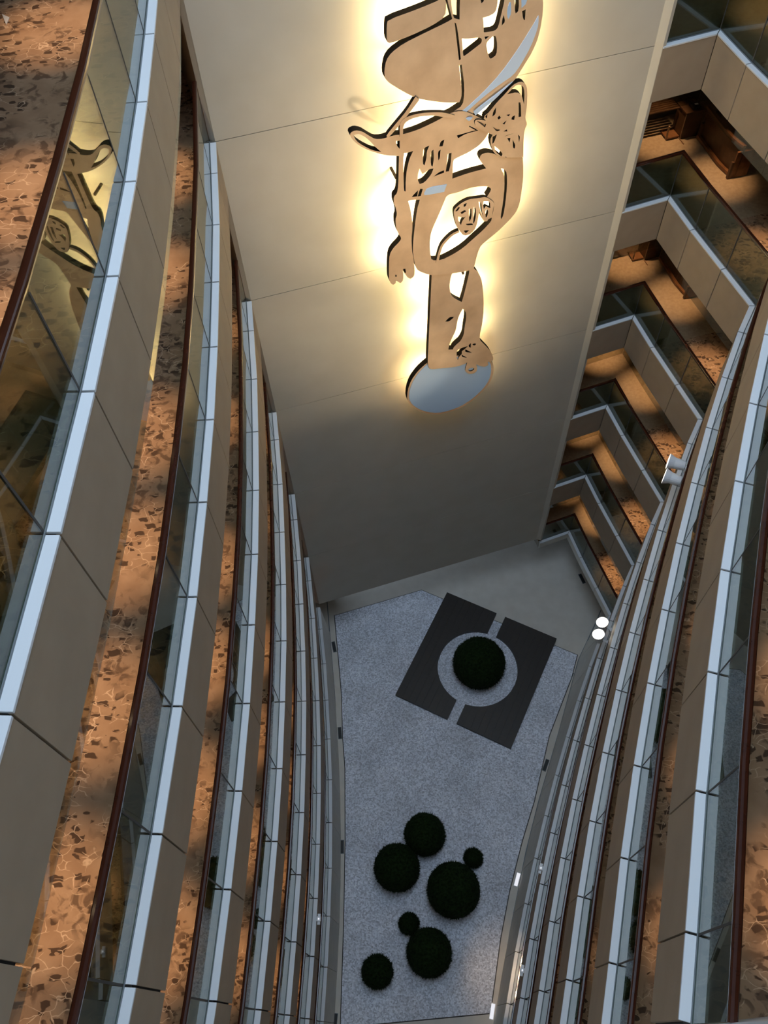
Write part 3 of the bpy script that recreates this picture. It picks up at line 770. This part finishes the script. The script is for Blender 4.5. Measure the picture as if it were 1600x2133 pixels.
spotlight(4, [(1256, 1303, 1274, 1313), (1248, 1328, 1267, 1339)], tg+Vector((0, -1.5, 4)), ['glowing white spotlight near the court, upper of the lower pair', 'glowing white spotlight near the court, lower of the lower pair'])

# relief projectors on the wall behind the camera
for dx, tgt, lab in ((-.2, (955, 60), 'white projector lamp on the wall behind the camera, left of two'), (.08, (925, 520), 'white projector lamp on the wall behind the camera, right of two')):
    base = wp(dx, .42, 1.2); head = base+Vector((0, .55, .0))
    th = thing('projector', lab, 'light', base, 'relief projectors')
    d = (on_plane(*tgt, .3)-head).normalized(); arm = head-base
    lathe('arm', [(.022, 0), (.022, arm.length)], 10, look(Vector((0, 0, 0)), arm), M_white, th)
    hm = look(arm-d*.12, d)
    lathe('housing', [(.05, -.06), (.095, -.04), (.11, .04), (.12, .17), (.17, .30), (.162, .30), (.108, .19)], 20, hm, M_white, th)
    lathe('lens', [(.100, .195), (.100, .203)], 20, hm, M_lamp, th)
    ld = bpy.data.lights.new('projector_beam', 'SPOT'); ld.energy = P_FRONT; ld.color = (1, .80, .52); ld.spot_size = math.radians(46); ld.spot_blend = 1; ld.shadow_soft_size = .06
    lo = bpy.data.objects.new('projector_beam', ld); COL.objects.link(lo); lo.matrix_world = look(head+d*.30, -d)

# warm wall washers over the kerb at the lower right
for f in (13.1, 13.42, 13.74):
    q = OFFC('right', -.10); i = int(f); q = q[i].lerp(q[i+1], f-i)
    ld = bpy.data.lights.new('wash_beam', 'SPOT'); ld.energy = 60; ld.color = (1, .70, .42); ld.spot_size = math.radians(31); ld.spot_blend = .6; ld.shadow_soft_size = .04
    lo = bpy.data.objects.new('wash_beam', ld); COL.objects.link(lo); lo.location = (q.x, q.y, Z(4)-.7)
def wall_lamp(side, i, f, k, lab, lit=True):
    P = OFFC(side, -.05); q = P[i].lerp(P[i+1], f); t = (P[i+1]-P[i]).normalized()
    th = thing('wall_lamp', lab, 'light', (q.x, q.y, Z(k)-.12), 'small lamps on the fascias')
    R = Matrix(((t.x, -t.y, 0), (t.y, t.x, 0), (0, 0, 1)))
    boxes('bracket', [(Vector((0, 0, 0)), (.05, .05, .03), R)], M_white, th)
    boxes('head', [(Vector((0, 0, -.06)), (.12, .035, .03), R)], M_white, th)
    boxes('lens', [(Vector((0, 0, .004)) + Vector((0, 0, .03)), (.02, .015, .004), R)], M_slot, th)
wall_lamp('right', 13, .55, 4, 'small bright lamp above the warm patch at the lower right')
wall_lamp('right', 11, .7, 4, 'small lamp on the lowest but one right fascia beside the shrub cluster')
wall_lamp('left', 8, .35, 4, 'small bright lamp on the lower left fascia, upper of two')
wall_lamp('left', 10, .3, 4, 'small bright lamp on the lower left fascia, lower of two')

# ------------------------------------------------------------------ seating area furniture at the angled corner
M_wood = noise_color(mat('orange brown wood', (.20, .085, .032), .35), (.15, .06, .022), (.24, .105, .042), 6)
M_wood2 = noise_color(mat('dark brown wood', (.075, .035, .016), .4), (.06, .028, .013), (.09, .042, .02), 6)
M_light_wood = mat('light wood edging', (.30, .18, .10), .5)
def frame_at(p0, p1):
    """local frame with x from p0 to p1 (plan storeys)"""
    a = Vector((p0[0]*S, -p0[1]*S)); b = Vector((p1[0]*S, -p1[1]*S)); t = (b-a).normalized()
    return a, (b-a).length, t
def desk(k, where):
    a, L, t = frame_at((1.809, -4.941), (1.925, -4.975))
    th = thing('console_desk', 'dark wooden console desk in the corner of the '+where, 'desk', (a.x, a.y, Z(k)-.03)); th.rotation_euler = (0, 0, math.atan2(t.y, t.x))
    h = .62
    boxes('side_panel', [(Vector((.215, .04, h/2)), (.215, .018, h/2), None)], M_wood2, th)
    boxes('end_panel', [(Vector((.018, .22, h/2)), (.018, .2, h/2), None)], M_wood2, th)
    boxes('end_panel', [(Vector((.412, .22, h/2)), (.018, .2, h/2), None)], M_wood2, th)
    boxes('desk_top', [(Vector((.215, .22, h+.015)), (.24, .23, .015), None)], M_wood2, th)
    boxes('edging', [(Vector((0, .02, h/2)), (.008, .008, h/2), None), (Vector((0, .02, .012)), (.008, .2, .012), None)], M_light_wood, th)
    boxes('lower_shelf', [(Vector((-.16, .22, .05)), (.15, .16, .015), None)], M_wood, th)
    boxes('leg', [(Vector((-.30, .10, .17)), (.015, .015, .17), None)], M_light_wood, th)
    # telephone on top
    ph = thing('telephone', 'black desk telephone on the console desk of the '+where, 'telephone', (a.x, a.y, Z(k)-.03+h+.03)); ph.rotation_euler = th.rotation_euler
    boxes('base', [(Vector((.26, .16, .02)), (.10, .09, .02), None)], M_dark, ph)
    boxes('handset', [(Vector((.18, .16, .055)), (.025, .11, .015), None), (Vector((.18, .07, .045)), (.03, .03, .02), None), (Vector((.18, .25, .045)), (.03, .03, .02), None)], M_dark, ph)
    boxes('screen', [(Vector((.30, .19, .043)), (.04, .025, .003), None)], M_white, ph)
    # wall shelf of slatted wood behind
    sh = thing('slatted_shelf', 'low slatted wooden shelf left of the console desk of the '+where, 'shelf', (a.x, a.y, Z(k)-.03)); sh.rotation_euler = th.rotation_euler
    for j in range(7):
        boxes('slat', [(Vector((-.48, .30+.07*j, .62)), (.44, .028, .012), None)], M_wood2, sh)
    boxes('side_rail', [(Vector((-.94, .5, .60)), (.02, .27, .03), None)], M_light_wood, sh)
    boxes('leg', [(Vector((-.90, .27, .3)), (.02, .02, .3), None)], M_wood2, sh)
    boxes('leg', [(Vector((-.90, .74, .3)), (.02, .02, .3), None)], M_wood2, sh)
def settee(k, where):
    a, L, t = frame_at((1.925, -4.955), (2.030, -4.53))
    th = thing('wooden_settee', 'long wooden settee with a curved back rail on the '+where, 'bench', (a.x, a.y, Z(k)-.03)); th.rotation_euler = (0, 0, math.atan2(t.y, t.x))
    h = .78; s = -1        # +y local points to the atrium?
    nloc = Vector((-t.y, t.x)); s = 1 if nloc.x > 0 else -1
    N = 10
    def curve(x): return .10*max(0, (x/L-.6)/.4)**2*s
    def sweep(nm, z0, z1, y0, y1, m):
        vs, fs = [], []
        for i in range(N+1):
            x = L*i/N; c = curve(x)
            vs += [(x, y0*s+c, z0), (x, y1*s+c, z0), (x, y1*s+c, z1), (x, y0*s+c, z1)]
        for i in range(N):
            for j in range(4): fs.append((4*i+j, 4*i+(j+1) % 4, 4*i+4+(j+1) % 4, 4*i+4+j))
        fs += [(0, 1, 2, 3), (4*N+3, 4*N+2, 4*N+1, 4*N)]
        bm = bmesh.new(); bv = [bm.verts.new(v) for v in vs]
        for f in fs: bm.faces.new([bv[q] for q in f])
        return from_bm(nm, bm, m, th)
    sweep('back_panel', .08, h-.06, .03, .06, M_wood2)
    sweep('top_rail', h-.05, h, -.01, .06, M_wood)
    sweep('foot_rail', .02, .09, -.04, .04, M_wood)
    sweep('seat', .36, .44, .06, .52, M_wood)
    boxes('end_panel', [(Vector((L-.02, s*.22, .33)), (.02, .2, .31), None)], M_wood, th)
    boxes('end_panel', [(Vector((.02, s*.22, .33)), (.02, .2, .31), None)], M_wood2, th)
    for x in (.05, L-.03): boxes('leg', [(Vector((x, 0, .2)), (.03, .03, .2), None)], M_wood2, th)
desk(1, 'fourth gallery'); settee(1, 'fourth gallery')
desk(2, 'fifth gallery'); settee(2, 'fifth gallery')

pa = [inv(*q, -1) for q in ((2, 25), (18, 32), (11, 47))]
tag(prism('paper', [(q.x*S, -q.y*S) for q in pa], Z(-1)-.028, Z(-1)-.02, M_white), 'scrap of white paper on the carpet at the top left corner', 'paper')
